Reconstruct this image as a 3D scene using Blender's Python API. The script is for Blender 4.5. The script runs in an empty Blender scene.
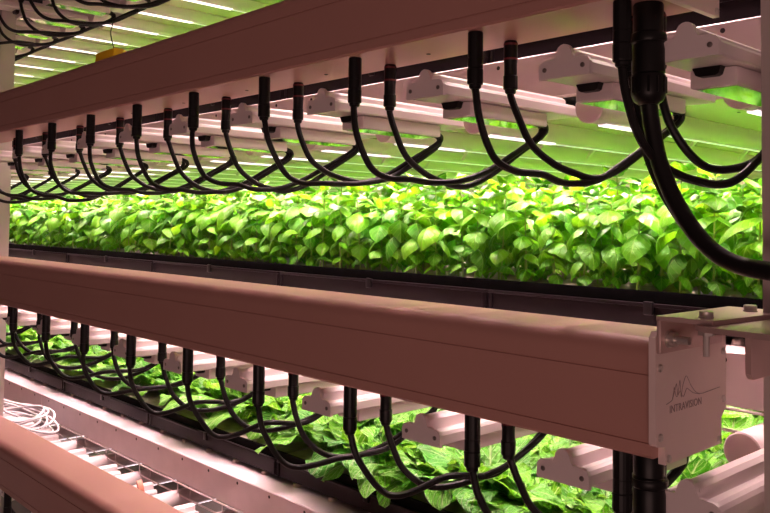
import bpy, bmesh, math, random
from mathutils import Vector, Matrix
random.seed(7)
C = bpy.context.scene.collection
H = 1.50                      # camera height above the floor; all z below are relative to the camera
sc = bpy.context.scene
PI = math.pi

# ------------------------------------------------------------------ materials
def mat(name, col, rough=.5, metal=0., spec=.5, bump=0., bscale=60., var=0., vscale=8.):
    m = bpy.data.materials.new(name); m.use_nodes = True
    nt = m.node_tree; b = nt.nodes['Principled BSDF']
    b.inputs['Base Color'].default_value = (*col, 1)
    b.inputs['Roughness'].default_value = rough
    b.inputs['Metallic'].default_value = metal
    b.inputs['Specular IOR Level'].default_value = spec
    if bump or var:
        tc = nt.nodes.new('ShaderNodeTexCoord')
    if var:
        n = nt.nodes.new('ShaderNodeTexNoise'); n.inputs['Scale'].default_value = vscale
        n.inputs['Detail'].default_value = 5
        nt.links.new(tc.outputs['Object'], n.inputs['Vector'])
        mx = nt.nodes.new('ShaderNodeMix'); mx.data_type = 'RGBA'
        mx.inputs['A'].default_value = (*[c*(1-var) for c in col], 1)
        mx.inputs['B'].default_value = (*[min(1, c*(1+var)) for c in col], 1)
        nt.links.new(n.outputs['Fac'], mx.inputs['Factor'])
        nt.links.new(mx.outputs['Result'], b.inputs['Base Color'])
    if bump:
        n2 = nt.nodes.new('ShaderNodeTexNoise'); n2.inputs['Scale'].default_value = bscale
        nt.links.new(tc.outputs['Object'], n2.inputs['Vector'])
        bp = nt.nodes.new('ShaderNodeBump'); bp.inputs['Strength'].default_value = bump
        bp.inputs['Distance'].default_value = .002
        nt.links.new(n2.outputs['Fac'], bp.inputs['Height'])
        nt.links.new(bp.outputs['Normal'], b.inputs['Normal'])
    return m

def leaf_mat(name, dark, light, rib, veins, trans=.35, rough=.38, puck=.5, pd=.008):
    """leaf: colour differs from leaf to leaf, pale midrib and side veins along the leaf's own UVs"""
    m = bpy.data.materials.new(name); m.use_nodes = True
    nt = m.node_tree; N = nt.nodes; L = nt.links
    b = N['Principled BSDF']; out = N['Material Output']
    geo = N.new('ShaderNodeNewGeometry'); oi = N.new('ShaderNodeObjectInfo')
    add = N.new('ShaderNodeMath'); add.operation = 'ADD'
    L.new(geo.outputs['Random Per Island'], add.inputs[0]); L.new(oi.outputs['Random'], add.inputs[1])
    fr = N.new('ShaderNodeMath'); fr.operation = 'FRACT'; L.new(add.outputs[0], fr.inputs[0])
    mx = N.new('ShaderNodeMix'); mx.data_type = 'RGBA'
    mx.inputs['A'].default_value = (*dark, 1); mx.inputs['B'].default_value = (*light, 1)
    L.new(fr.outputs[0], mx.inputs['Factor'])
    uv = N.new('ShaderNodeUVMap'); uv.uv_map = 'leaf'
    sp = N.new('ShaderNodeSeparateXYZ'); L.new(uv.outputs['UV'], sp.inputs[0])
    def mth(op, a, bb=None, c=None):
        n = N.new('ShaderNodeMath'); n.operation = op
        for i, x in enumerate((a, bb, c)):
            if x is None: continue
            if isinstance(x, (int, float)): n.inputs[i].default_value = x
            else: L.new(x, n.inputs[i])
        return n.outputs[0]
    av = mth('ABSOLUTE', mth('MULTIPLY', mth('SUBTRACT', sp.outputs['Y'], .5), 2))
    ribf = mth('SUBTRACT', 1, mth('SMOOTHSTEP', av, .02, .12) if False else mth('MINIMUM', mth('DIVIDE', av, .09), 1))
    vein = mth('SINE', mth('MULTIPLY', mth('SUBTRACT', sp.outputs['X'], mth('MULTIPLY', av, .32)), veins*2*PI))
    veinf = mth('MULTIPLY', mth('POWER', mth('MAXIMUM', vein, 0), 8), .55)
    f = mth('MAXIMUM', ribf, veinf)
    mx2 = N.new('ShaderNodeMix'); mx2.data_type = 'RGBA'; mx2.inputs['B'].default_value = (*rib, 1)
    L.new(mth('MULTIPLY', f, .75), mx2.inputs['Factor']); L.new(mx.outputs['Result'], mx2.inputs['A'])
    L.new(mx2.outputs['Result'], b.inputs['Base Color'])
    b.inputs['Roughness'].default_value = rough; b.inputs['Specular IOR Level'].default_value = .55
    tc = N.new('ShaderNodeTexCoord')
    nz = N.new('ShaderNodeTexNoise'); nz.inputs['Scale'].default_value = 95; nz.inputs['Detail'].default_value = 3
    L.new(tc.outputs['Object'], nz.inputs['Vector'])
    hgt = mth('SUBTRACT', nz.outputs['Fac'], mth('MULTIPLY', f, .6))
    bp = N.new('ShaderNodeBump'); bp.inputs['Strength'].default_value = puck; bp.inputs['Distance'].default_value = pd
    L.new(hgt, bp.inputs['Height']); L.new(bp.outputs['Normal'], b.inputs['Normal'])
    tr = N.new('ShaderNodeBsdfTranslucent')
    hs = N.new('ShaderNodeHueSaturation'); hs.inputs['Value'].default_value = 1.6; hs.inputs['Hue'].default_value = .485
    L.new(mx2.outputs['Result'], hs.inputs['Color']); L.new(hs.outputs['Color'], tr.inputs['Color'])
    ms = N.new('ShaderNodeMixShader'); ms.inputs[0].default_value = trans
    L.new(b.outputs[0], ms.inputs[1]); L.new(tr.outputs[0], ms.inputs[2]); L.new(ms.outputs[0], out.inputs['Surface'])
    return m

def emit(name, col, s):
    m = bpy.data.materials.new(name); m.use_nodes = True
    b = m.node_tree.nodes['Principled BSDF']
    b.inputs['Base Color'].default_value = (.8, .8, .8, 1)
    b.inputs['Emission Color'].default_value = (*col, 1); b.inputs['Emission Strength'].default_value = s
    return m

M = dict(
    duct=mat('brown_anodised_metal', (.45, .23, .19), .45, .06, .5, var=.06, vscale=5),
    plate=mat('grey_plate', (.76, .60, .56), .38, .15, .5, var=.05, vscale=30),
    white=mat('white_aluminium', (.70, .60, .59), .35, 0, .5, var=.04, vscale=20),
    steel=mat('galvanised_steel', (.66, .56, .57), .38, .25, .5, var=.12, vscale=14),
    post=mat('post_steel', (.50, .43, .40), .45, .2, .5, var=.06, vscale=12),
    ceil=mat('reflector_sheet', (.68, .62, .44), .24, .3, .6, var=.05, vscale=6),
    cap=mat('white_plastic_cap', (.66, .55, .54), .5),
    black=mat('black_plastic', (.006, .005, .005), .38, 0, .22),
    rubber=mat('black_rubber', (.006, .005, .005), .42, 0, .22, bump=.1, bscale=300),
    red=mat('red_seal', (.13, .010, .015), .5),
    tray=mat('black_tray_plastic', (.009, .006, .007), .45, 0, .12, var=.25, vscale=10),
    insert=mat('black_insert', (.002, .002, .002), .7, 0, .04),
    raft=mat('raft_surface', (.30, .26, .22), .8, var=.5, vscale=40),
    screw=mat('screw_steel', (.28, .24, .22), .35, .8),
    bolt=mat('bolt_steel', (.62, .56, .52), .3, .8),
    hole=mat('dark_hole', (.03, .02, .02), .7),
    ink=mat('engraved_ink', (.30, .22, .21), .6),
    coil=mat('white_pvc', (.62, .59, .61), .4),
    yellow=mat('yellow_plastic', (.95, .60, .01), .45),
    orange=mat('orange_tape', (.85, .36, .24), .5),
    roller=mat('roller_plastic', (.55, .45, .40), .5),
    floor=mat('floor_concrete', (.22, .20, .19), .7, var=.15, vscale=3),
    wall=mat('wall_paint', (.35, .31, .29), .7),
    stem=mat('green_stem', (.22, .34, .06), .5),
    basil=leaf_mat('basil_leaf', (.042, .24, .003), (.135, .42, .004), (.19, .42, .04), 5, .32, .36, .5),
    lettuce=leaf_mat('romaine_leaf', (.020, .16, .004), (.10, .33, .008), (.40, .52, .24), 8, .26, .34, 1.0, .014),
    lens=emit('led_glare', (1, .84, .92), 1.6),  # emission standing in for LED glare, not an actual lens
    bracket=mat('bracket_steel', (.58, .40, .37), .34, .45, .5, var=.06, vscale=20),
    glassy=mat('glossy_window', (.62, .62, .58), .06, .9),
    led=emit('led_strip', (1, .84, .78), .45),
)

# ------------------------------------------------------------------ mesh building
class MB:
    def __init__(s): s.v = []; s.f = []; s.uv = None
    def add(s, vs, fs):
        o = len(s.v); s.v += [tuple(p) for p in vs]; s.f += [tuple(i+o for i in f) for f in fs]; return s
    def box(s, x0, x1, y0, y1, z0, z1, c=0.):
        if c <= 0:
            return s.add([(x0,y0,z0),(x1,y0,z0),(x1,y1,z0),(x0,y1,z0),(x0,y0,z1),(x1,y0,z1),(x1,y1,z1),(x0,y1,z1)],
                         [(0,3,2,1),(4,5,6,7),(0,1,5,4),(1,2,6,5),(2,3,7,6),(3,0,4,7)])
        bm = bmesh.new(); bmesh.ops.create_cube(bm, size=1)
        for v in bm.verts:
            v.co = Vector((x0+(v.co.x+.5)*(x1-x0), y0+(v.co.y+.5)*(y1-y0), z0+(v.co.z+.5)*(z1-z0)))
        bmesh.ops.bevel(bm, geom=bm.edges[:], offset=c, segments=2, profile=.5, affect='EDGES')
        bm.verts.index_update()
        s.add([v.co[:] for v in bm.verts], [[v.index for v in f.verts] for f in bm.faces]); bm.free(); return s
    def extrude(s, prof, axis, a, b):
        """profile of 2-D points pushed along an axis (0: points are (y,z); 1: (x,z); 2: (x,y))"""
        def P(p, t): return (t,p[0],p[1]) if axis == 0 else (p[0],t,p[1]) if axis == 1 else (p[0],p[1],t)
        n = len(prof); vs = [P(p, a) for p in prof]+[P(p, b) for p in prof]
        fs = [(i, (i+1) % n, n+(i+1) % n, n+i) for i in range(n)]+[tuple(range(n))[::-1], tuple(range(n, 2*n))]
        return s.add(vs, fs)
    def lathe(s, prof, o, axis=(0,0,1), n=20):
        """(radius, height) profile turned about an axis through o"""
        ax = Vector(axis).normalized(); e1 = ax.orthogonal().normalized(); e2 = ax.cross(e1); o = Vector(o)
        vs = []; fs = []
        for r, h in prof:
            for k in range(n):
                a = 2*PI*k/n; vs.append(o+ax*h+(e1*math.cos(a)+e2*math.sin(a))*r)
        for i in range(len(prof)-1):
            for k in range(n):
                fs.append((i*n+k, i*n+(k+1) % n, (i+1)*n+(k+1) % n, (i+1)*n+k))
        fs.append(tuple(range(n))[::-1]); fs.append(tuple(range((len(prof)-1)*n, len(prof)*n)))
        return s.add(vs, fs)
    def sweep(s, pts, r, n=10, sub=6, closed=False):
        P = spline(pts, sub, closed)
        T = []
        for i in range(len(P)):
            if closed: t = P[(i+1) % len(P)]-P[i-1]
            else: t = P[min(i+1, len(P)-1)]-P[max(i-1, 0)]
            T.append(t.normalized())
        e = T[0].orthogonal().normalized(); vs = []; fs = []
        for i, p in enumerate(P):
            e = (e-T[i]*e.dot(T[i])).normalized(); g = T[i].cross(e)
            rr = r(i/(len(P)-1)) if callable(r) else r
            for k in range(n):
                a = 2*PI*k/n; vs.append(p+(e*math.cos(a)+g*math.sin(a))*rr)
        m = len(P)
        for i in range(m if closed else m-1):
            j = (i+1) % m
            for k in range(n): fs.append((i*n+k, i*n+(k+1) % n, j*n+(k+1) % n, j*n+k))
        if not closed: fs += [tuple(range(n))[::-1], tuple(range((m-1)*n, m*n))]
        return s.add(vs, fs)
    def mesh(s, name, m, origin=(0,0,0), ang=35):
        o = origin
        me = bpy.data.meshes.new(name)
        me.from_pydata([(x-o[0], y-o[1], z-o[2]) for x, y, z in s.v], [], s.f)
        me.materials.append(M[m] if isinstance(m, str) else m)
        bm = bmesh.new(); bm.from_mesh(me); bmesh.ops.recalc_face_normals(bm, faces=bm.faces[:]); bm.to_mesh(me); bm.free()
        me.polygons.foreach_set('use_smooth', [True]*len(me.polygons))
        me.set_sharp_from_angle(angle=math.radians(ang)); me.update()
        return me

def spline(pts, sub, closed=False):
    pts = [Vector(p) for p in pts]; n = len(pts); out = []
    for i in range(n if closed else n-1):
        if closed: p0, p1, p2, p3 = pts[i-1], pts[i], pts[(i+1) % n], pts[(i+2) % n]
        else: p0, p1, p2, p3 = pts[max(i-1, 0)], pts[i], pts[i+1], pts[min(i+2, n-1)]
        for k in range(sub):
            t = k/sub; t2, t3 = t*t, t*t*t
            out.append(.5*((2*p1)+(p2-p0)*t+(2*p0-5*p1+4*p2-p3)*t2+(3*p1-p0-3*p2+p3)*t3))
    if not closed: out.append(pts[-1])
    return out

def link(o): C.objects.link(o); return o
def tag(o, label, cat, group=None, kind=None):
    if label: o['label'] = label
    if cat: o['category'] = cat
    if group: o['group'] = group
    if kind: o['kind'] = kind
    return o
def thing(name, label, cat, loc, group=None, rz=0, kind=None):
    o = link(bpy.data.objects.new(name, None)); o.empty_display_size = .03
    o.location = (loc[0], loc[1], loc[2]+H); o.rotation_euler = (0, 0, rz)
    return tag(o, label, cat, group, kind)
def inst(name, me, parent=None, loc=(0,0,0), label=None):
    o = link(bpy.data.objects.new(name, me)); o.location = loc
    if parent is not None: o.parent = parent
    else: o.location = (loc[0], loc[1], loc[2]+H)
    if label: o['label'] = label
    return o
def copy_tree(src, loc, label, group=None, rz=0, deltas=None):
    r = src.copy(); link(r); r.location = (loc[0], loc[1], loc[2]+H); r.rotation_euler = (0, 0, rz)
    r['label'] = label
    if group: r['group'] = group
    for ch in list(src.children):
        c = ch.copy(); link(c); c.parent = r
        for g in list(ch.children):
            d = g.copy(); link(d); d.parent = c
    return r

ORD = ['first','second','third','fourth','fifth','sixth','seventh','eighth','ninth','tenth','eleventh','twelfth','thirteenth',
       'fourteenth','fifteenth','sixteenth','seventeenth','eighteenth','nineteenth','twentieth','twenty-first','twenty-second',
       'twenty-third','twenty-fourth','twenty-fifth','twenty-sixth','twenty-seventh','twenty-eighth']

# ------------------------------------------------------------------ levels (z relative to the camera)
PITCH = .25
DUCT = dict(top=.7776, upper=.2626, middle=-.248, lower=-.770)         # underside of each cable duct
RAIL = dict(top=.8400, upper=.3256, middle=-.1886, lower=-.697)        # top of each rail
LAMP = {k: v-(.0740 if k == 'middle' else .0706) for k, v in DUCT.items()}                           # underside of fixture end plates
TUBE = {k: v-.0640 for k, v in DUCT.items()}                           # axis of the light tubes
YF, YB = .817, .941
X_END = -.455
RAILY = 1.257
TRAYY = 1.325

# ------------------------------------------------------------------ cable ducts
def duct(key, x0, label, plate):
    zb = DUCT[key]; h = .128; r = .022
    t = thing('cable_duct', label, 'cable duct', ((x0+X_END)/2, (YF+YB)/2, zb), 'brown cable ducts')
    o = ((x0+X_END)/2, (YF+YB)/2, zb)
    prof = [(YF+.003, zb), (YF, zb+.003)]
    for g in (.017, .090):
        prof += [(YF, zb+g-.0014), (YF+.002, zb+g-.0010), (YF+.002, zb+g+.0010), (YF, zb+g+.0014)]
    for k in range(9):
        a = PI+ -PI/2*k/8
        prof.append((YF+r+r*math.cos(a), zb+h-r+r*math.sin(a)))
    for k in range(7):
        a = PI/2-PI/2*k/6
        prof.append((YB-.012+.012*math.cos(a), zb+h-.012+.012*math.sin(a)))
    prof += [(YB, zb+.003), (YB-.003, zb)]
    inst('body', MB().extrude(prof, 0, x0, X_END).mesh('duct_body', 'duct', o, 30), t)
    # small holes under the duct
    for n in range(10):
        x = -.87-PITCH*n
        inst('hole', MB().lathe([(.0035, 0), (.0035, -.0008)], (x, .895, zb), n=10).mesh('hole', 'hole', o), t)
    if plate:
        q = [(.831, zb-.007), (.965, zb-.006), (.965, zb+.024), (.971, zb+.030), (.977, zb+.034), (.977, zb+.125), (.974, zb+.131),
             (.817, zb+.137), (.811, zb+.131), (.811, zb+.018), (.814, zb+.015), (.831, zb+.012)]
        p = inst('end_plate', MB().extrude(q, 0, X_END, X_END+.008).mesh('end_plate', 'plate', o), t, label='pale grey metal end plate')
        for y, z in [(.820, .098), (.820, .024), (.838, -.001), (.957, .0), (.969, .046), (.969, .102)]:
            me = MB().lathe([(.0042, 0), (.0042, .0016), (.0030, .0026)], (X_END+.008, y, zb+z), (1,0,0), 12)
            me.lathe([(.0016, .0024), (.0016, .0028)], (X_END+.008, y, zb+z), (1,0,0), 6)
            inst('screw', me.mesh('plate_screw', 'bolt', o), p)
        if key == 'middle':
            x = X_END+.0082
            line = [(.8336,-.1906),(.8420,-.1888),(.8466,-.1872),(.8490,-.1830),(.8523,-.1776),(.8561,-.1707),(.8575,-.1770),(.8587,-.1840),(.8612,-.1760),(.8638,-.1679),
                    (.8652,-.1780),(.8668,-.1869),(.8695,-.1761),(.8774,-.1648),(.8830,-.1690),(.8892,-.1766),(.9012,-.1857),(.9135,-.1888),(.9302,-.1885),(.9605,-.1872)]
            l2 = [(.8466,-.1872),(.8495,-.1790),(.8510,-.1740),(.8530,-.1800),(.8560,-.1850),(.8600,-.1835),(.8640,-.1800),(.8668,-.1830),(.8720,-.1868),(.8790,-.1790),(.8850,-.1810),(.8930,-.1850),(.9012,-.1872),(.9100,-.1890)]
            mb = MB()
            for ln in (line, l2): mb.sweep([(x, y, z) for y, z in ln], .0004, 5, 3)
            inst('emblem', mb.mesh('emblem', 'ink', o), p, label='thin line drawing of peaks')
            cu = bpy.data.curves.new('lettering', 'FONT'); cu.body = 'INTRAVISION'; cu.size = .0128; cu.extrude = .0002
            cu.space_character = 1.05
            to = link(bpy.data.objects.new('lettering_source', cu)); bpy.context.view_layer.update()
            me = bpy.data.meshes.new_from_object(to.evaluated_get(bpy.context.evaluated_depsgraph_get()))
            bpy.data.objects.remove(to); bpy.data.curves.remove(cu)
            w = max(v.co.x for v in me.vertices); s = .0735/w
            for v in me.vertices:
                cx, cy, cz = v.co
                v.co = (x+cz-o[0], .8405+cx*s-o[1], -.2010+cy*s-o[2])
            me.materials.append(M['ink']); inst('lettering', me, p, label='grey lettering')
    return t
duct('upper', -4.6, 'brown cable duct across the top of the photo, seen from below', True)
duct('middle', -4.6, 'brown cable duct across the middle with a pale lettered end plate', True)
duct('lower', -4.6, 'brown cable duct cutting across the bottom left corner', False)
duct('top', -4.6, 'highest brown cable duct, above the loops of cable at top left', False)

# ------------------------------------------------------------------ mounting bracket on the middle duct's end
zb = DUCT['middle']; o = (-.42, .89, -.11)
t = thing('mounting_bracket', 'metal angle bracket bolting the middle duct to the right post', 'bracket', o)
xe = X_END+.0084
inst('flange', MB().box(xe, xe+.005, .812, .957, -.134, -.0955, .0015).mesh('flange', 'bracket', o), t)
q = [(xe, .812), (-.385, .812), (-.371, .985), (xe, .985)]
inst('top_plate', MB().extrude(q, 2, -.0985, -.0935).mesh('top_plate', 'bracket', o), t)
q = [(-.405, .815), (-.388, .800), (-.30, .790), (-.30, .99), (-.385, .99)]
inst('post_plate', MB().extrude(q, 2, -.1045, -.0987).mesh('post_plate', 'bracket', o), t)
q = [(.858, -.1045), (.858, -.150), (.864, -.156), (.944, -.156), (.944, -.1045)]
inst('post_flange', MB().extrude(q, 0, -.372, -.366).mesh('post_flange', 'bracket', o), t)
for bx, by in ((-.404, .838), (-.4035, .945)):
    me = MB().lathe([(.0080, -.0935), (.0080, -.0922), (.0072, -.0920), (.0072, -.0870), (.0064, -.0862)], (bx, by, 0), n=14)
    me.lathe([(.0036, -.104), (.0036, -.134)], (bx, by, 0), n=10); me.lathe([(.0085, -.105), (.0085, -.112)], (bx, by, 0), n=6)
    inst('bolt', me.mesh('bracket_bolt', 'bolt', o), t)
me = MB().lathe([(.0095, 0), (.0095, .0022), (.0080, .0024), (.0080, .009), (.0045, .0092), (.0045, .024)], (xe+.005, .829, -.119), (1,0,0), 14)
inst('bolt', me.mesh('flange_bolt', 'bolt', o), t)

# ------------------------------------------------------------------ rack posts and floor
fl = inst('floor', MB().box(-11, 3, -3, 5.2, -.05-H, -H).mesh('floor', 'floor'), None); tag(fl, None, None, kind='structure')
for nm, b in (('wall_back', (-11, 3, 5.0, 5.2, -H, 1.7)), ('wall_left', (-11, -10.8, -3, 5.0, -H, 1.7))):
    tag(inst(nm, MB().box(*b).mesh(nm, 'wall'), None), None, None, kind='structure')
def post(x0, x1, label):
    o = ((x0+x1)/2, .965, -H)
    t = thing('rack_post', label, 'rack post', o)
    y0, y1 = .944, .992; w = .004
    q = [(x0, y0), (x1, y0), (x1, y1), (x1-.014, y1), (x1-.014, y1-w), (x1-w, y1-w), (x1-w, y0+w), (x0+w, y0+w), (x0+w, y1-w), (x0+.014, y1-w), (x0+.014, y1), (x0, y1)]
    inst('upright', MB().extrude(q, 2, -H, 1.35).mesh('upright', 'post', o), t)
    inst('foot_plate', MB().box(x0-.03, x1+.03, y0-.03, y1+.03, -H, -H+.008, .002).mesh('foot_plate', 'post', o), t)
post(-3.052, -3.002, 'pale metal rack post at the left edge of the photo')
post(-.389, -.338, 'pale metal rack post at the right edge of the photo')

# ------------------------------------------------------------------ rails
def rail(key, x0, x1, label, y=RAILY, front=True):
    zt = RAIL[key]; o = ((x0+x1)/2, y, zt-.083)
    t = thing('support_rail', label, 'support rail', o, 'steel rails under the trays')
    w = .003
    q = [(y, zt-.083), (y, zt-.002), (y+.002, zt), (y+.143, zt), (y+.143, zt-w), (y+w, zt-w), (y+w, zt-.080), (y+.03, zt-.080), (y+.03, zt-.083)]
    j = -3.363
    for a, b in ((x0, j-.001), (j+.001, x1)):
        inst('channel', MB().extrude(q, 0, a, b).mesh('channel', 'steel', o), t)
    me = MB().lathe([(.0042, 0), (.0042, -.0006)], (0, y, 0), (0,1,0), 10).mesh('hole', 'hole')
    n = int((x1-x0)/.1506)
    for k in range(n):
        x = -.577-.1506*(k-1)
        if x0 < x < x1: inst('hole', me, t, (x-o[0], -y+y-o[1]+RAILY-RAILY+y-y, zt-.0135-o[2])).location = (x-o[0], -y, zt-.0135-o[2])
    # wire ladder below the channel
    zr = zt-.0865
    mb = MB()
    for z in (zr, zr-.033): mb.sweep([(x0, y-.004, z), (x1, y-.004, z)], .0026, 8, 1)
    inst('rod', mb.mesh('rods', 'white', o), t)
    rung = MB().sweep([(0, 0, .002), (0, 0, -.035)], .0017, 6, 1).mesh('rung', 'white')
    k = 0
    x = -.5
    while x > x0 and k < 60:
        if x < x1:
            inst('rung', rung, t, (x-o[0], y-.004-o[1], zr-o[2]))
        x -= (.075 if k % 2 else .175); k += 1
    if key in ('middle', 'lower', 'upper'):
        rm = MB().lathe([(.0115, 0), (.0115, .004), (.0098, .009), (.006, .0115), (.002, .0124)], (0,0,0), n=14).mesh('roller', 'roller')
        for k in range(26 if key == 'lower' else 12):
            x = -.59-.1474*k
            if x > x0: inst('roller', rm, t, (x-o[0], y+.080-o[1], zt-o[2]))
    return t
# the hole meshes are turned about (0,y,0): their y is already absolute, so their local y is -rail y + y = 0
rail('upper', -5.2, .1, 'pale steel rail with round holes behind the upper fixtures')
rail('middle', -5.2, .1, 'pale steel rail behind the middle duct, ending by the right post')
rail('lower', -5.2, .1, 'long pale steel rail with round holes at bottom left')
rail('top', -5.2, .1, 'steel rail at top left behind the looping cables')

# ------------------------------------------------------------------ light fixtures (end plate, finned body, lower box)
def plate_prof(k=1., nub=True):
    p = [(-.039, 0), (-.039, .017), (-.036, .022), (-.030, .0245), (-.0145, .0255)]
    if nub:
        p.append((-.0125, .030))
        for i in range(9):
            a = PI-PI*i/8
            p.append((.0115*math.cos(a), .0315+.0115*math.sin(a)))
        p.append((.0125, .030))
    p += [(.0145, .0255), (.030, .0245), (.036, .022), (.039, .017), (.039, 0)]
    return [(x*k, z) for x, z in p]
def fixture_proto():
    t = thing('light_fixture', '', 'light fixture', (0, 0, 0))
    e = inst('end_plate', MB().extrude(plate_prof(), 1, -.003, .003).mesh('fixture_plate', 'white', ang=30), t)
    sm = MB().lathe([(.0032, 0), (.0032, .0012), (.002, .0016)], (0,0,0), (0,-1,0), 10).mesh('fixture_screw', 'screw')
    for x in (-.029, .029): inst('screw', sm, e, (x, -.003, .0125))
    body = [(-.037, .0035), (-.037, .016), (-.034, .0205), (-.029, .023), (-.026, .023), (-.0245, .0205), (-.0150, .0205), (-.0135, .0235), (-.0120, .0340), (-.0060, .0385),
            (.0060, .0385), (.0120, .0340), (.0135, .0235), (.0150, .0205), (.0245, .0205), (.026, .023), (.029, .023), (.034, .0205), (.037, .016), (.037, .0035), (.035, .0015), (-.035, .0015)]
    inst('housing', MB().extrude(body, 1, .003, .345).mesh('fixture_housing', 'white', ang=25), t)
    bx = MB().box(-.0325, .0265, .072, .272, -.0215, .0008, .0025)
    inst('lower_box', bx.mesh('fixture_box', 'white'), t)
    inst('window', MB().box(-.028, .022, .080, .264, -.0222, -.0212).mesh('fixture_window', 'glassy'), t, label='glossy window in the underside')
    so = MB().extrude([(-.0235, .0010), (-.0195, -.0080), (-.0155, -.0100), (.005, -.0100), (.009, -.0080), (.012, .0010)], 1, .060, .0722)
    inst('socket', so.mesh('fixture_socket', 'black'), t, label='black socket')
    return t
fx0 = fixture_proto(); used = [False]
LAMPX = [-.446]+[-.611-PITCH*n for n in range(14)]
def fixtures(key, idx, where):
    for i in idx:
        lab = f'white finned light fixture {where}, {ORD[i]} from the right'
        g = f'white light fixtures {where}'
        loc = (LAMPX[i], .880, LAMP[key])
        if not used[0]:
            used[0] = True; fx0.location = (loc[0], loc[1], loc[2]+H); fx0['label'] = lab; fx0['group'] = g
        else: copy_tree(fx0, loc, lab, g)
fixtures('upper', range(0, 14), 'under the upper duct')
fixtures('middle', range(0, 14), 'under the middle duct')
fixtures('lower', range(5, 14), 'beyond the lower duct')
fixtures('top', range(6, 15), 'at top left')

# ------------------------------------------------------------------ light tubes and reflector panels
TX = [-.508-PITCH*n for n in range(28)]
tb = thing('light_tube', '', 'light tube', (0, 0, 0)); tube_used = [False]
R_T = .0265
inst('tube', MB().lathe([(R_T, .006), (R_T, 2.25)], (0,0,0), (0,1,0), 32).mesh('tube', 'white'), tb)
inst('end_cap', MB().lathe([(R_T-.0015, 0), (R_T+.0006, .0015), (R_T+.0006, .012)], (0,0,0), (0,1,0), 32).mesh('tube_cap', 'cap'), tb)
inst('led_strip', MB().box(-.0030, .0030, .25, 2.2, -R_T-.0014, -R_T+.004).mesh('led', 'led'), tb, label='thin glowing pinkish white strip')
inst('led_glare', MB().box(-.0075, .0075, .04, .25, -R_T-.0018, -R_T+.004).mesh('led_glare', 'lens'), tb, label='glowing strip imitating the glare streak near the front end')  # glare streak under the tube's front end, built as a brighter glowing bar
LED_E = dict(upper=25, middle=18, lower=2.0, top=17)
led_data = {}
def led_lamp(loc, key):
    if key not in led_data:
        l = bpy.data.lights.new('led_row', 'AREA'); l.shape = 'RECTANGLE'; l.size = .012; l.size_y = 2.1
        l.energy = LED_E[key]; l.color = (1, .67, .68); l.spread = math.radians(122); led_data[key] = l
    o = link(bpy.data.objects.new('led_row', led_data[key])); o.location = (loc[0], loc[1]+1.11, loc[2]-R_T-.0022+H)
def tubes(key, idx, where):
    for i in idx:
        lab = f'white round light tube {where}, {ORD[i]} from the right'
        g = f'light tubes {where}'
        loc = (TX[i], 1.160, TUBE[key])
        if not tube_used[0]:
            tube_used[0] = True; tb.location = (loc[0], loc[1], loc[2]+H); tb['label'] = lab; tb['group'] = g
        else: copy_tree(tb, loc, lab, g)
        led_lamp(loc, key)
tubes('upper', range(0, 25), 'above the basil')
tubes('middle', range(0, 16), 'above the lettuce')
tubes('lower', range(5, 14), 'below the lower rail')
tubes('top', range(0, 20), 'at top left')
dot = MB().lathe([(.003, 0), (.003, -.0012)], (0,0,0), n=8).mesh('panel_screw', 'hole')
clip = MB().box(-.0035, .0035, -.004, .004, -.045, 0, .001).mesh('panel_clip', 'white')
def panel(key, x0, x1, label, dots):
    z = TUBE[key]+.010
    o = ((x0+x1)/2, 1.30, z)
    t = thing('reflector_panel', label, 'panel', o)
    mb = MB(); n = int((x1-x0)/.125)
    mb.box(x0, x1, 1.405 if key in ('middle', 'lower') else 1.285, 3.40, z, z+.004)
    inst('sheet', mb.mesh('sheet', 'ceil', o), t)
    if dots:
        for k in range(dots[0], dots[1]):
            for y in (1.45, 1.75):
                inst('screw', dot, t, (-.637-PITCH*k-o[0], y-o[1], 0))
    if key == 'upper':
        r = random.Random(4)
        for tx in TX[1:8]:
            for y in (1.46, 1.63, 1.86, 2.1):
                c = inst('clip', clip, t, (tx-.028-o[0], y+r.uniform(-.03, .03)-o[1], -.018)); c.rotation_euler = (0, math.radians(42), 0)
    return t
panel('upper', -7.2, .1, 'glossy pale panel above the basil between the light tubes', (0, 14))
panel('middle', -5.2, .1, 'glossy pale panel above the lettuce', None)
panel('lower', -5.2, .1, 'pale panel beneath the lower rail', None)
panel('top', -7.2, .1, 'glossy pale panel overhead at top left', (5, 18))

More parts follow.
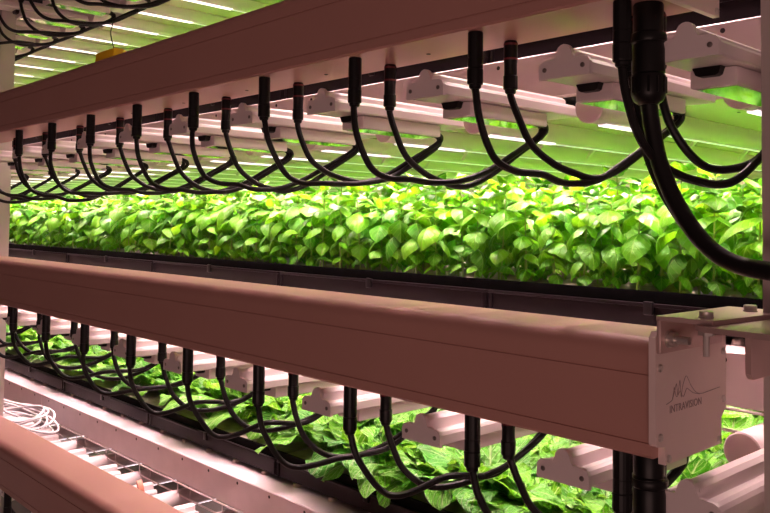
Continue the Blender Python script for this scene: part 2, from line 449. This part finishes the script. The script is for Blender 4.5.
# ------------------------------------------------------------------ trays
def tray(key, k, label, raft):
    x1 = -.376-.735*k; x0 = x1-.731
    zt = RAIL[key]+.0565; zbm = RAIL[key]+.0135; y1 = 3.2
    o = ((x0+x1)/2, TRAYY, zbm)
    t = thing('grow_tray', label, 'grow tray', o, 'black trays in a row')
    w = .004
    mb = MB()
    mb.box(x0, x1, TRAYY, TRAYY+w, zbm, zt); mb.box(x0, x1, y1-w, y1, zbm, zt)
    mb.box(x0, x0+w, TRAYY+w, y1-w, zbm, zt); mb.box(x1-w, x1, TRAYY+w, y1-w, zbm, zt)
    mb.box(x0+w, x1-w, TRAYY+w, y1-w, zbm, zbm+w)
    mb.box(x0, x1, TRAYY-.004, TRAYY, zt-.006, zt, .001)
    for xx in (x0+.004, x1-.012): mb.box(xx, xx+.008, TRAYY-.004, TRAYY, zbm, zt-.006, .001)
    inst('body', mb.mesh('tray_body', 'tray', o), t)
    xm = (x0+x1)/2
    inst('clip', MB().box(xm-.009, xm+.009, TRAYY-.007, TRAYY-.0, zt-.020, zt+.003, .0015).mesh('tray_clip', 'black', o), t)
    inst('insert', MB().box(x0-.0019, x1+.0019, TRAYY+.006, TRAYY+.012, zbm+w, zt+.021).mesh('tray_insert', 'insert', o), t)
    inst('planting_board', MB().box(x0+.004, x1-.004, TRAYY+.012, y1-w, zbm+.006, zt+.013).mesh('planting_board', 'raft', o), t)
RAFT = {k: RAIL[k]+.0695 for k in RAIL}
for k in range(-1, 6):
    tray('middle', k, f'long black plastic tray of basil, {ORD[k+1]} from the right', True)
for k in range(-1, 6):
    tray('lower', k, f'long black plastic tray of lettuce, {ORD[k+1]} from the right', True)
for k in range(-1, 5):
    tray('upper', k, f'long black tray above the upper duct, {ORD[k+1]} from the right', True)

# ------------------------------------------------------------------ power cables
FU = [(.0000,0,-.0776),(.0015,0,-.083),(.0052,.003,-.1168),(.0090,.017,-.1537),(.0130,.034,-.1753),(.0250,.062,-.1875),(.0425,.092,-.1901),(.0570,.127,-.2012),(.0718,.182,-.1956),(.0835,.232,-.1702),(.1025,.287,-.1333),(.1140,.330,-.104),(.1150,.336,-.090),(.1150,.322,-.084)]
FM = [(.0000,0,-.0710),(.0026,0,-.0790),(.0110,.004,-.1078),(.0230,.022,-.1420),(.0330,.042,-.1664),(.0426,.062,-.1737),(.0566,.092,-.1680),(.0761,.132,-.1521),(.0862,.162,-.1526),(.0942,.222,-.1625),(.1031,.262,-.1501),(.1150,.326,-.1133),(.1150,.336,-.094),(.1150,.322,-.084)]
BU = [(.0000,0,-.0750),(.0020,0,-.0820),(.0103,.003,-.1054),(.0240,.016,-.1463),(.0404,.041,-.1715),(.0550,.066,-.1841),(.0718,.106,-.1927),(.0835,.156,-.1746),(.1053,.206,-.1368),(.1210,.252,-.104),(.1230,.260,-.090),(.1230,.246,-.084)]
BM = [(.0000,0,-.0700),(.0020,0,-.0770),(.0105,.004,-.1047),(.0216,.016,-.1394),(.0412,.036,-.1637),(.0572,.061,-.1726),(.0775,.096,-.1693),(.0963,.146,-.1588),(.1102,.186,-.1437),(.1220,.252,-.110),(.1230,.260,-.092),(.1230,.246,-.084)]
def plug_f(k): return MB().lathe([(.0098,0),(.0105,-.0015),(.0105,-.0340),(.0102,-.0345),(.0102,-.0355),(.0105,-.036),(.0105,-.0495),(.0098,-.0500),(.0098,-.0510)], (0,0,0), n=18)
mp_f = plug_f(0).mesh('plug', 'black', ang=18)
mn_f = MB().lathe([(.0104,-.0505),(.0110,-.0515),(.0110,-.0695),(.0104,-.0710),(.0085,-.0715),(.0082,-.0755),(.0066,-.0775)], (0,0,0), n=18).mesh('grip_nut', 'black', ang=18)
mp_b = MB().lathe([(.0085,0),(.0098,-.003),(.0098,-.030),(.0092,-.032),(.0092,-.050)], (0,0,0), n=18).mesh('plug', 'black')
mn_b = MB().lathe([(.0098,-.0495),(.0103,-.0505),(.0103,-.0675),(.0098,-.0690),(.0080,-.0695),(.0078,-.0735),(.0063,-.0755)], (0,0,0), n=18).mesh('grip_nut', 'black', ang=18)
mr_b = MB().lathe([(.0101,-.0035),(.0103,-.005),(.0101,-.0065)], (0,0,0), n=18).mesh('seal_ring', 'red')
mr_b2 = MB().lathe([(.0099,-.0245),(.0102,-.026),(.0099,-.0275)], (0,0,0), n=18).mesh('seal_ring', 'red')
rc = random.Random(11)
def cable(x, key, front, label, group, path=None, r=.0052, cord=True):
    y = .838 if front else .914; zz = DUCT[key]
    t = thing('power_cable', label, 'power cable', (x, y, zz), group)
    p = inst('plug', mp_f if front else mp_b, t); inst('grip_nut', mn_f if front else mn_b, p)
    if not front:
        inst('seal_ring', mr_b, p, label='red seal ring'); inst('seal_ring', mr_b2, p, label='red seal ring')
    if path is None:
        A, B = (FU, FM) if front else (BU, BM)
        w = {'upper': .12, 'middle': .88}.get(key, .4)
        w = min(1, max(0, w+rc.uniform(-.12, .3) * (1 if key != 'middle' else -1)))
        if (key, front, round(x, 3)) in (('upper', True, -.726), ('upper', False, -.726)): w = 0
        if (key, front, round(x, 3)) in (('middle', True, -.976), ('middle', False, -.976)): w = 1
        s = rc.uniform(.93, 1.08); jy = rc.uniform(-.012, .012); jx = rc.uniform(-.008, .008)
        if w in (0, 1): s = 1; jx = jy = 0
        path = []
        n = len(A)
        for i, (a, b) in enumerate(zip(A, B)):
            q = [a[c]*(1-w)+b[c]*w for c in range(3)]
            bell = math.sin(PI*i/(n-1))
            z0 = -.077
            q[2] = z0+(q[2]-z0)*(1+(s-1)*bell); q[0] += jx*bell; q[1] += jy*bell
            path.append(q)
    else:
        path = [(px-x, py-y, pz-zz) for px, py, pz in path]
    inst('cord', MB().sweep(path, r, 10, 6).mesh('cord', 'rubber'), t)
    return t
wh = dict(upper='under the upper duct', middle='under the middle duct', lower='under the lower duct', top='looping at top left')
def cables(key, ns):
    for n in ns:
        for front in (True, False):
            x = -.726-PITCH*n
            if key == 'top': lab = f"black {'front-row' if front else 'back-row'} power cable looping at top left, {ORD[n]} from the right along its duct"
            else: lab = f"black {'front-row' if front else 'red-ringed back-row'} power cable {wh[key]}, {ORD[n+1]} from the right"
            cable(x, key, front, lab, 'power cables '+wh[key])
cables('upper', range(0, 12)); cables('middle', range(0, 11)); cables('lower', range(6, 9)); cables('top', range(5, 13))
for key, zo in (('upper', 0), ('middle', -.5106)):
    f = lambda L: [(a, b, c+zo) for a, b, c in L]
    cable(-.503, key, True, f'black front-row power cable {wh[key]}, nearest the right end', 'power cables '+wh[key],
          f([(-.503,.838,.186),(-.499,.84,.153),(-.489,.85,.106),(-.480,.88,.076),(-.462,.92,.058),(-.438,.97,.055),(-.425,1.03,.09),(-.432,1.10,.125),(-.436,1.165,.155),(-.440,1.172,.172),(-.442,1.15,.178)]))
    cable(-.535, key, False, f'black red-ringed back-row power cable {wh[key]}, nearest the right end', 'power cables '+wh[key],
          f([(-.535,.914,.190),(-.534,.914,.184),(-.528,.914,.150),(-.514,.908,.098),(-.494,.902,.055),(-.468,.895,.018),(-.436,.885,-.013),(-.395,.872,-.033),(-.34,.86,-.040),(-.25,.85,-.044)]))
    cable(-.500, key, False, f'black power cable {wh[key]} behind the big gland, bending to the right post', 'power cables '+wh[key],
          f([(-.500,.914,.190),(-.4995,.914,.184),(-.490,.92,.131),(-.472,.94,.089),(-.455,.97,.072),(-.432,1.02,.082),(-.428,1.08,.115),(-.444,1.14,.130),(-.452,1.168,.155),(-.456,1.172,.172),(-.456,1.15,.178)]))
    # big gland and supply cable
    z0 = DUCT[key]
    t = thing('supply_cable', f"thick black supply cable with a big threaded gland {wh[key]}", 'supply cable', (-.489, .872, z0))
    g = inst('gland', MB().lathe([(.0165,0),(.0175,-.002),(.0175,-.034),(.0195,-.036),(.0195,-.046),(.0178,-.048),(.0190,-.055),(.0190,-.082),(.0172,-.084)], (0,0,0), n=24).mesh('gland', 'black'), t)
    mb = MB()
    mb.lathe([(.0190,-.084),(.0198,-.086),(.0198,-.107),(.0165,-.115),(.0108,-.119)], (0,0,0), n=24)
    for k in range(12):
        a = 2*PI*k/12; mb.box(.0195*math.cos(a)-.0012, .0195*math.cos(a)+.0012, .0195*math.sin(a)-.0012, .0195*math.sin(a)+.0012, -.106, -.087)
    inst('gland_nut', mb.mesh('gland_nut', 'black'), g)
    inst('gland_ring', MB().lathe([(.0205,-.037),(.0212,-.039),(.0212,-.044),(.0205,-.046)], (0,0,0), n=24).mesh('gland_ring', 'black'), g)
    pth = f([(-.489,.872,.160),(-.489,.873,.148),(-.486,.876,.115),(-.477,.877,.073),(-.456,.876,.027),(-.425,.870,-.012),(-.388,.862,-.035),(-.335,.852,-.043),(-.24,.84,-.046)])
    inst('cord', MB().sweep([(a+.489, b-.872, c-z0) for a, b, c in pth], .0098, 14, 6).mesh('cord', 'rubber'), t)

# ------------------------------------------------------------------ basil
def leaf_grid(mb, base, yaw, pitch, L, W, nu, nv, droop, cup, wave=0., wf=3., r=None, power=1.0, twist=0., fold=0., shape=.62):
    """one leaf as a curved grid with its own uv"""
    o = len(mb.v); ph = r.uniform(0, 6.28); ph2 = r.uniform(0, 6.28)
    cy, sy = math.cos(yaw), math.sin(yaw)
    px = py = 0.; a = pitch; spine = []
    for i in range(nu+1):
        spine.append((px, py, a)); px += L/nu*math.cos(a); py += L/nu*math.sin(a); a -= droop/nu
    for i in range(nu+1):
        u = i/nu
        w = W*max(.02, math.sin(PI*min(1, u**power*.97+.03)))**shape
        fx, fz, a = spine[i]
        nx, nz = -math.sin(a), math.cos(a)
        for j in range(nv+1):
            v = 2*j/nv-1
            off = -cup*w*v*v+fold*w*abs(v)+wave*abs(v)**1.5*(math.sin(wf*2*PI*u+ph+(1.7 if v > 0 else 0))+.35*math.sin(wf*3.1*PI*u+ph2))
            s = v*w*(1-.18*abs(v)*cup)
            st = s*math.cos(twist*u); sn = off+s*math.sin(twist*u)
            X = fx+nx*sn; Z = fz+nz*sn; Y = st
            mb.v.append((base[0]+X*cy-Y*sy, base[1]+X*sy+Y*cy, base[2]+Z)); mb.uv.append((u, (v+1)/2))
    for i in range(nu):
        for j in range(nv):
            q = o+i*(nv+1)+j; mb.f.append((q, q+1, q+nv+2, q+nv+1))
def leaf_mesh(mb, name, m):
    me = bpy.data.meshes.new(name); me.from_pydata(mb.v, [], mb.f); me.materials.append(M[m])
    uv = me.uv_layers.new(name='leaf'); li = [0]*len(me.loops); me.loops.foreach_get('vertex_index', li)
    flat = []
    for i in li: flat += mb.uv[i]
    uv.data.foreach_set('uv', flat)
    me.polygons.foreach_set('use_smooth', [True]*len(me.polygons)); me.update(); return me
def basil(mb, r, base=(0,0,0), nu=7, nv=4, h=None, only_top=False):
    h = h or r.uniform(.165, .215); ya = r.uniform(0, PI)
    lean = (r.uniform(-.012, .012), r.uniform(-.012, .012))
    nodes = [(.16, .034), (.34, .046), (.54, .060), (.74, .070), (.90, .056), (1.0, .034)]
    stem = []
    for q, (t, L) in enumerate(nodes):
        p = (base[0]+lean[0]*t, base[1]+lean[1]*t, base[2]+h*t)
        stem.append(p)
        if only_top and q < 2: ya += PI/2; continue
        for s in (0, 1):
            l = L*r.uniform(.8, 1.2)
            leaf_grid(mb, p, ya+s*PI+r.uniform(-.35, .35), r.uniform(-.45, .25) if q < 4 else r.uniform(-.1, .5) if q < 5 else r.uniform(.6, 1.1), l*1.12, l*r.uniform(.40, .50),
                      nu, nv, r.uniform(1.1, 1.9) if q < 5 else r.uniform(.6, 1.2), r.uniform(.25, .60), .001, 2, r, .80, r.uniform(-.3, .3))
        if q in (1, 2, 3, 4) and not only_top:                                    # small side shoots
            for s in (0, 1, 0, 1):
                l = r.uniform(.014, .030)
                leaf_grid(mb, (p[0], p[1], p[2]+.006), ya+PI/2+s*PI+r.uniform(-.6, .6), r.uniform(.5, 1.1), l, l*.4, 4, 2, 1.0, .4, 0, 2, r, .85)
        ya += PI/2+r.uniform(-.2, .2)
    return stem, h
var = []
for k in range(12):
    r = random.Random(100+k); mb = MB(); mb.uv = []
    st, h = basil(mb, r)
    fm = leaf_mesh(mb, 'basil_foliage', 'basil')
    sm = MB().sweep([(0,0,-.004)]+st, lambda t: .0022-.0010*t, 6, 2).mesh('basil_stem', 'stem')
    var.append((fm, sm))
protos = []
SP = .066; r = random.Random(5); spots = []; rear = []
z = RAFT['middle']; row = 0; y = 1.372
while y < 3.1:
    x = -.40*y+.30; ox = (row % 2)*SP/2; step = SP if y < 1.9 else .085
    while x > -3.12*y-.1:
        X = x-ox+r.uniform(-.012, .012); Y = y+r.uniform(-.012, .012)
        (spots if len(spots) < 300 and y < 1.80 else rear).append((X, Y))
        x -= step
    y += SP if y < 1.9 else .085; row += 1
def tray_no(x): return max(0, min(6, int(math.floor((-.376-x)/.735))+1))
for i, (X, Y) in enumerate(spots):
    n = tray_no(X); fr = Y < 1.395
    lab = (f"front-row green basil plant in the black basil tray {ORD[n]} from the right" if fr
           else f"green basil plant behind the front row, basil tray {ORD[n]} from the right")
    grp = f"basil plants, {'front row' if fr else 'rows behind'}, {ORD[n]} tray"
    k = i % 12; k = (k*5+i//12) % 12
    rz = r.uniform(0, 6.28)
    t = thing('basil_plant', lab, 'basil plant', (X, Y, z), grp, rz)
    inst('foliage', var[k][0], t); inst('stem', var[k][1], t)
    s = r.uniform(.9, 1.1); t.scale = (s, s, s)
mb = MB(); mb.uv = []
for X, Y in rear: basil(mb, r, (X, Y, z+.0), 3, 2, None, Y > 1.9)
o = inst('basil_crop', leaf_mesh(mb, 'basil_crop', 'basil'), None); tag(o, 'dense green basil further back in the trays', 'basil', kind='stuff')

mb = MB(); mb.uv = []; yy = 1.40
while yy < 2.7:
    xx = .25
    while xx > -5.0:
        basil(mb, r, (xx+r.uniform(-.02, .02), yy+r.uniform(-.02, .02), RAFT['upper']), 3, 2, r.uniform(.15, .19), True); xx -= .09
    yy += .09
o = inst('basil_crop', leaf_mesh(mb, 'basil_crop_upper', 'basil'), None); tag(o, 'basil growing in the trays above the upper duct', 'basil', kind='stuff')

# ------------------------------------------------------------------ romaine lettuce
def romaine(r):
    mb = MB(); mb.uv = []
    n = 22
    for k in range(n):
        t = k/(n-1)                                     # 0 outer, 1 heart
        yaw = k*2.399+r.uniform(-.3, .3)
        L = (.212-.070*t)*r.uniform(.88, 1.12); W = (.056-.016*t)*r.uniform(.85, 1.2)
        leaf_grid(mb, (.012*math.cos(yaw), .012*math.sin(yaw), 0), yaw, .92+.45*t+r.uniform(-.08, .08), L, W, 16, 8,
                  1.75-1.15*t+r.uniform(-.2, .25), .10+.1*r.random(), .0105*(1-.4*t), 2.7, r, 1.30, r.uniform(-.25, .25), .12, .62)
    return leaf_mesh(mb, 'romaine_leaves', 'lettuce')
lv = [romaine(random.Random(300+k)) for k in range(8)]
core = MB().lathe([(.016, -.004), (.019, .012), (.014, .035), (.006, .05)], (0,0,0), n=12).mesh('lettuce_core', mat('pale_core', (.62, .70, .42), .5))
r = random.Random(21); z = RAFT['lower']; y = 1.435; row = 0; i = 0
while y < 2.15:
    x = -.40*y+.35-(row % 2)*.075
    while x > -3.1*y-.1:
        X = x+r.uniform(-.015, .015); Y = y+r.uniform(-.015, .015)+(.045 if X < -1.75 and row == 0 else 0); n = tray_no(X)
        lab = (f"front-row romaine lettuce in the lettuce tray {ORD[n]} from the right" if row == 0
               else f"romaine lettuce {ORD[row]} row behind the front, lettuce tray {ORD[n]} from the right")
        t = thing('romaine_lettuce', lab, 'lettuce', (X, Y, z), f"romaine, {'front row' if row == 0 else ORD[row]+' row back'}, {ORD[n]} tray", r.uniform(0, 6.28))
        s = r.uniform(.88, 1.1); t.scale = (s, s, s)
        inst('leaves', lv[(i*3+row) % 8], t); inst('core', core, t); i += 1
        x -= .138
    y += .145; row += 1

mb = MB(); mb.uv = []
while y < 3.15:
    x = -.40*y+.35
    while x > -5.0:
        bx, by = x+r.uniform(-.03, .03), y+r.uniform(-.02, .02)
        for k in range(9):
            yaw = k*2.399+r.uniform(-.3, .3); t_ = k/8
            leaf_grid(mb, (bx+.012*math.cos(yaw), by+.012*math.sin(yaw), z), yaw, .92+.45*t_, .24-.08*t_, .07-.02*t_, 7, 4, 1.7-1.1*t_, .12, .008, 2.1, r, 1.3, 0, .12, .62)
        x -= .16
    y += .16
o = inst('lettuce_crop', leaf_mesh(mb, 'lettuce_crop', 'lettuce'), None); tag(o, 'romaine lettuce at the far side of the lower trays', 'lettuce', kind='stuff')

# ------------------------------------------------------------------ small things
# coil of white cable lying on the fixtures beyond the lower duct
r = random.Random(3); o = (-3.22, 1.12, -.795)
pts = []
for k in range(8*14):
    a = 2*PI*k/14; rr = .115+.018*math.sin(a*.37)+.012*math.sin(a*1.13+1)
    pts.append((o[0]+.04*math.sin(a*.21)+rr*1.5*math.cos(a), o[1]+.01*math.cos(a*.3)+rr*.72*math.sin(a), o[2]+.040+.0040*k/14+.030*math.sin(a*.61+.5)*math.sin(a+.4)+.012*math.sin(a*.29)))
co = inst('coiled_cable', MB().sweep(pts, .0042, 8, 4).mesh('coiled_cable', 'coil', o), None, o)
tag(co, 'coil of thin white cable lying at the lower left edge', 'coiled cable')
ob = inst('tape_ring', MB().lathe([(.016, -.007), (.022, -.007), (.022, .007), (.016, .007)], (0,0,0), (.3,1,.2), 20).mesh('tape_ring', 'orange'), None, (-2.285, 1.150, LAMP['lower']+.055))
tag(ob, 'small orange ring lying on a fixture beyond the lower duct', 'ring')
o = (-2.085, .905, DUCT['upper']+.128)
t = thing('sensor_box', 'small yellow box with a thin black wire on top of the upper duct', 'box', o)
inst('case', MB().box(-2.100, -1.985, .895, .930, o[2], o[2]+.053, .008).mesh('sensor_case', 'yellow', o), t)
inst('wire', MB().sweep([(-2.020, .915, o[2]+.044), (-2.040, .915, o[2]+.080), (-2.105, .94, o[2]+.115), (-2.165, .97, o[2]+.145), (-2.205, .99, o[2]+.175), (-2.215, .99, o[2]+.20)], .0016, 6, 6).mesh('wire', 'rubber', o), t)
# rail along the far side of the rack
br = inst('rear_rail', MB().box(-9, .2, 3.42, 3.46, .09, .26, .003).mesh('rear_rail', 'steel', (-4, 3.42, .09)), None, (-4, 3.42, .09))
tag(br, 'pale rail at the far side above the basil', 'rear rail')

# ------------------------------------------------------------------ light
w = bpy.data.worlds.new('room'); sc.world = w; w.use_nodes = True
nt = w.node_tree; bg = nt.nodes['Background']
tc = nt.nodes.new('ShaderNodeTexCoord'); sx = nt.nodes.new('ShaderNodeSeparateXYZ'); nt.links.new(tc.outputs['Generated'], sx.inputs[0])
mr = nt.nodes.new('ShaderNodeMapRange'); mr.inputs['From Min'].default_value = -1; mr.inputs['From Max'].default_value = .6
mr.inputs['To Min'].default_value = .0; mr.inputs['To Max'].default_value = .17
nt.links.new(sx.outputs['X'], mr.inputs['Value']); nt.links.new(mr.outputs['Result'], bg.inputs['Strength'])
bg.inputs['Color'].default_value = (1, .60, .565, 1)
def area(name, loc, target, size, energy, col):
    l = bpy.data.lights.new(name, 'AREA'); l.shape = 'RECTANGLE'; l.size, l.size_y = size; l.energy = energy; l.color = col
    o = link(bpy.data.objects.new(name, l)); o.location = (loc[0], loc[1], loc[2]+H)
    d = Vector(target)-Vector(loc); o.rotation_euler = d.to_track_quat('-Z', 'Y').to_euler(); return o
area('aisle_fill', (.9, -1.55, -.75), (-.5, .85, -.05), (2.0, .5), 18, (1, .62, .56))  # unseen fill light added across the aisle to brighten the duct fronts

# ------------------------------------------------------------------ camera
F, YAW, PIT, ROL, CY = 819.07, .822668, .0435279, .0125831, 189.0
cy_, sy_ = math.cos(YAW), math.sin(YAW)
fwd = Vector((-sy_, cy_, 0)); right = Vector((cy_, sy_, 0)); up = Vector((0, 0, 1))
f2 = fwd*math.cos(PIT)+up*math.sin(PIT); u2 = up*math.cos(PIT)-fwd*math.sin(PIT)
r3 = right*math.cos(ROL)+u2*math.sin(ROL); u3 = u2*math.cos(ROL)-right*math.sin(ROL)
cam = bpy.data.cameras.new('camera'); co = link(bpy.data.objects.new('camera', cam))
m = Matrix((r3, u3, -f2)).transposed().to_4x4(); m.translation = (0, 0, H); co.matrix_world = m
cam.sensor_fit = 'HORIZONTAL'; cam.sensor_width = 36; cam.lens = 36*F/770; cam.shift_y = (CY-256.5)/770; cam.clip_start = .02
sc.camera = co
sc.view_settings.view_transform = 'Standard'; sc.view_settings.look = 'None'; sc.view_settings.gamma = 1
sc.view_settings.use_curve_mapping = False; sc.view_settings.exposure = 0.0
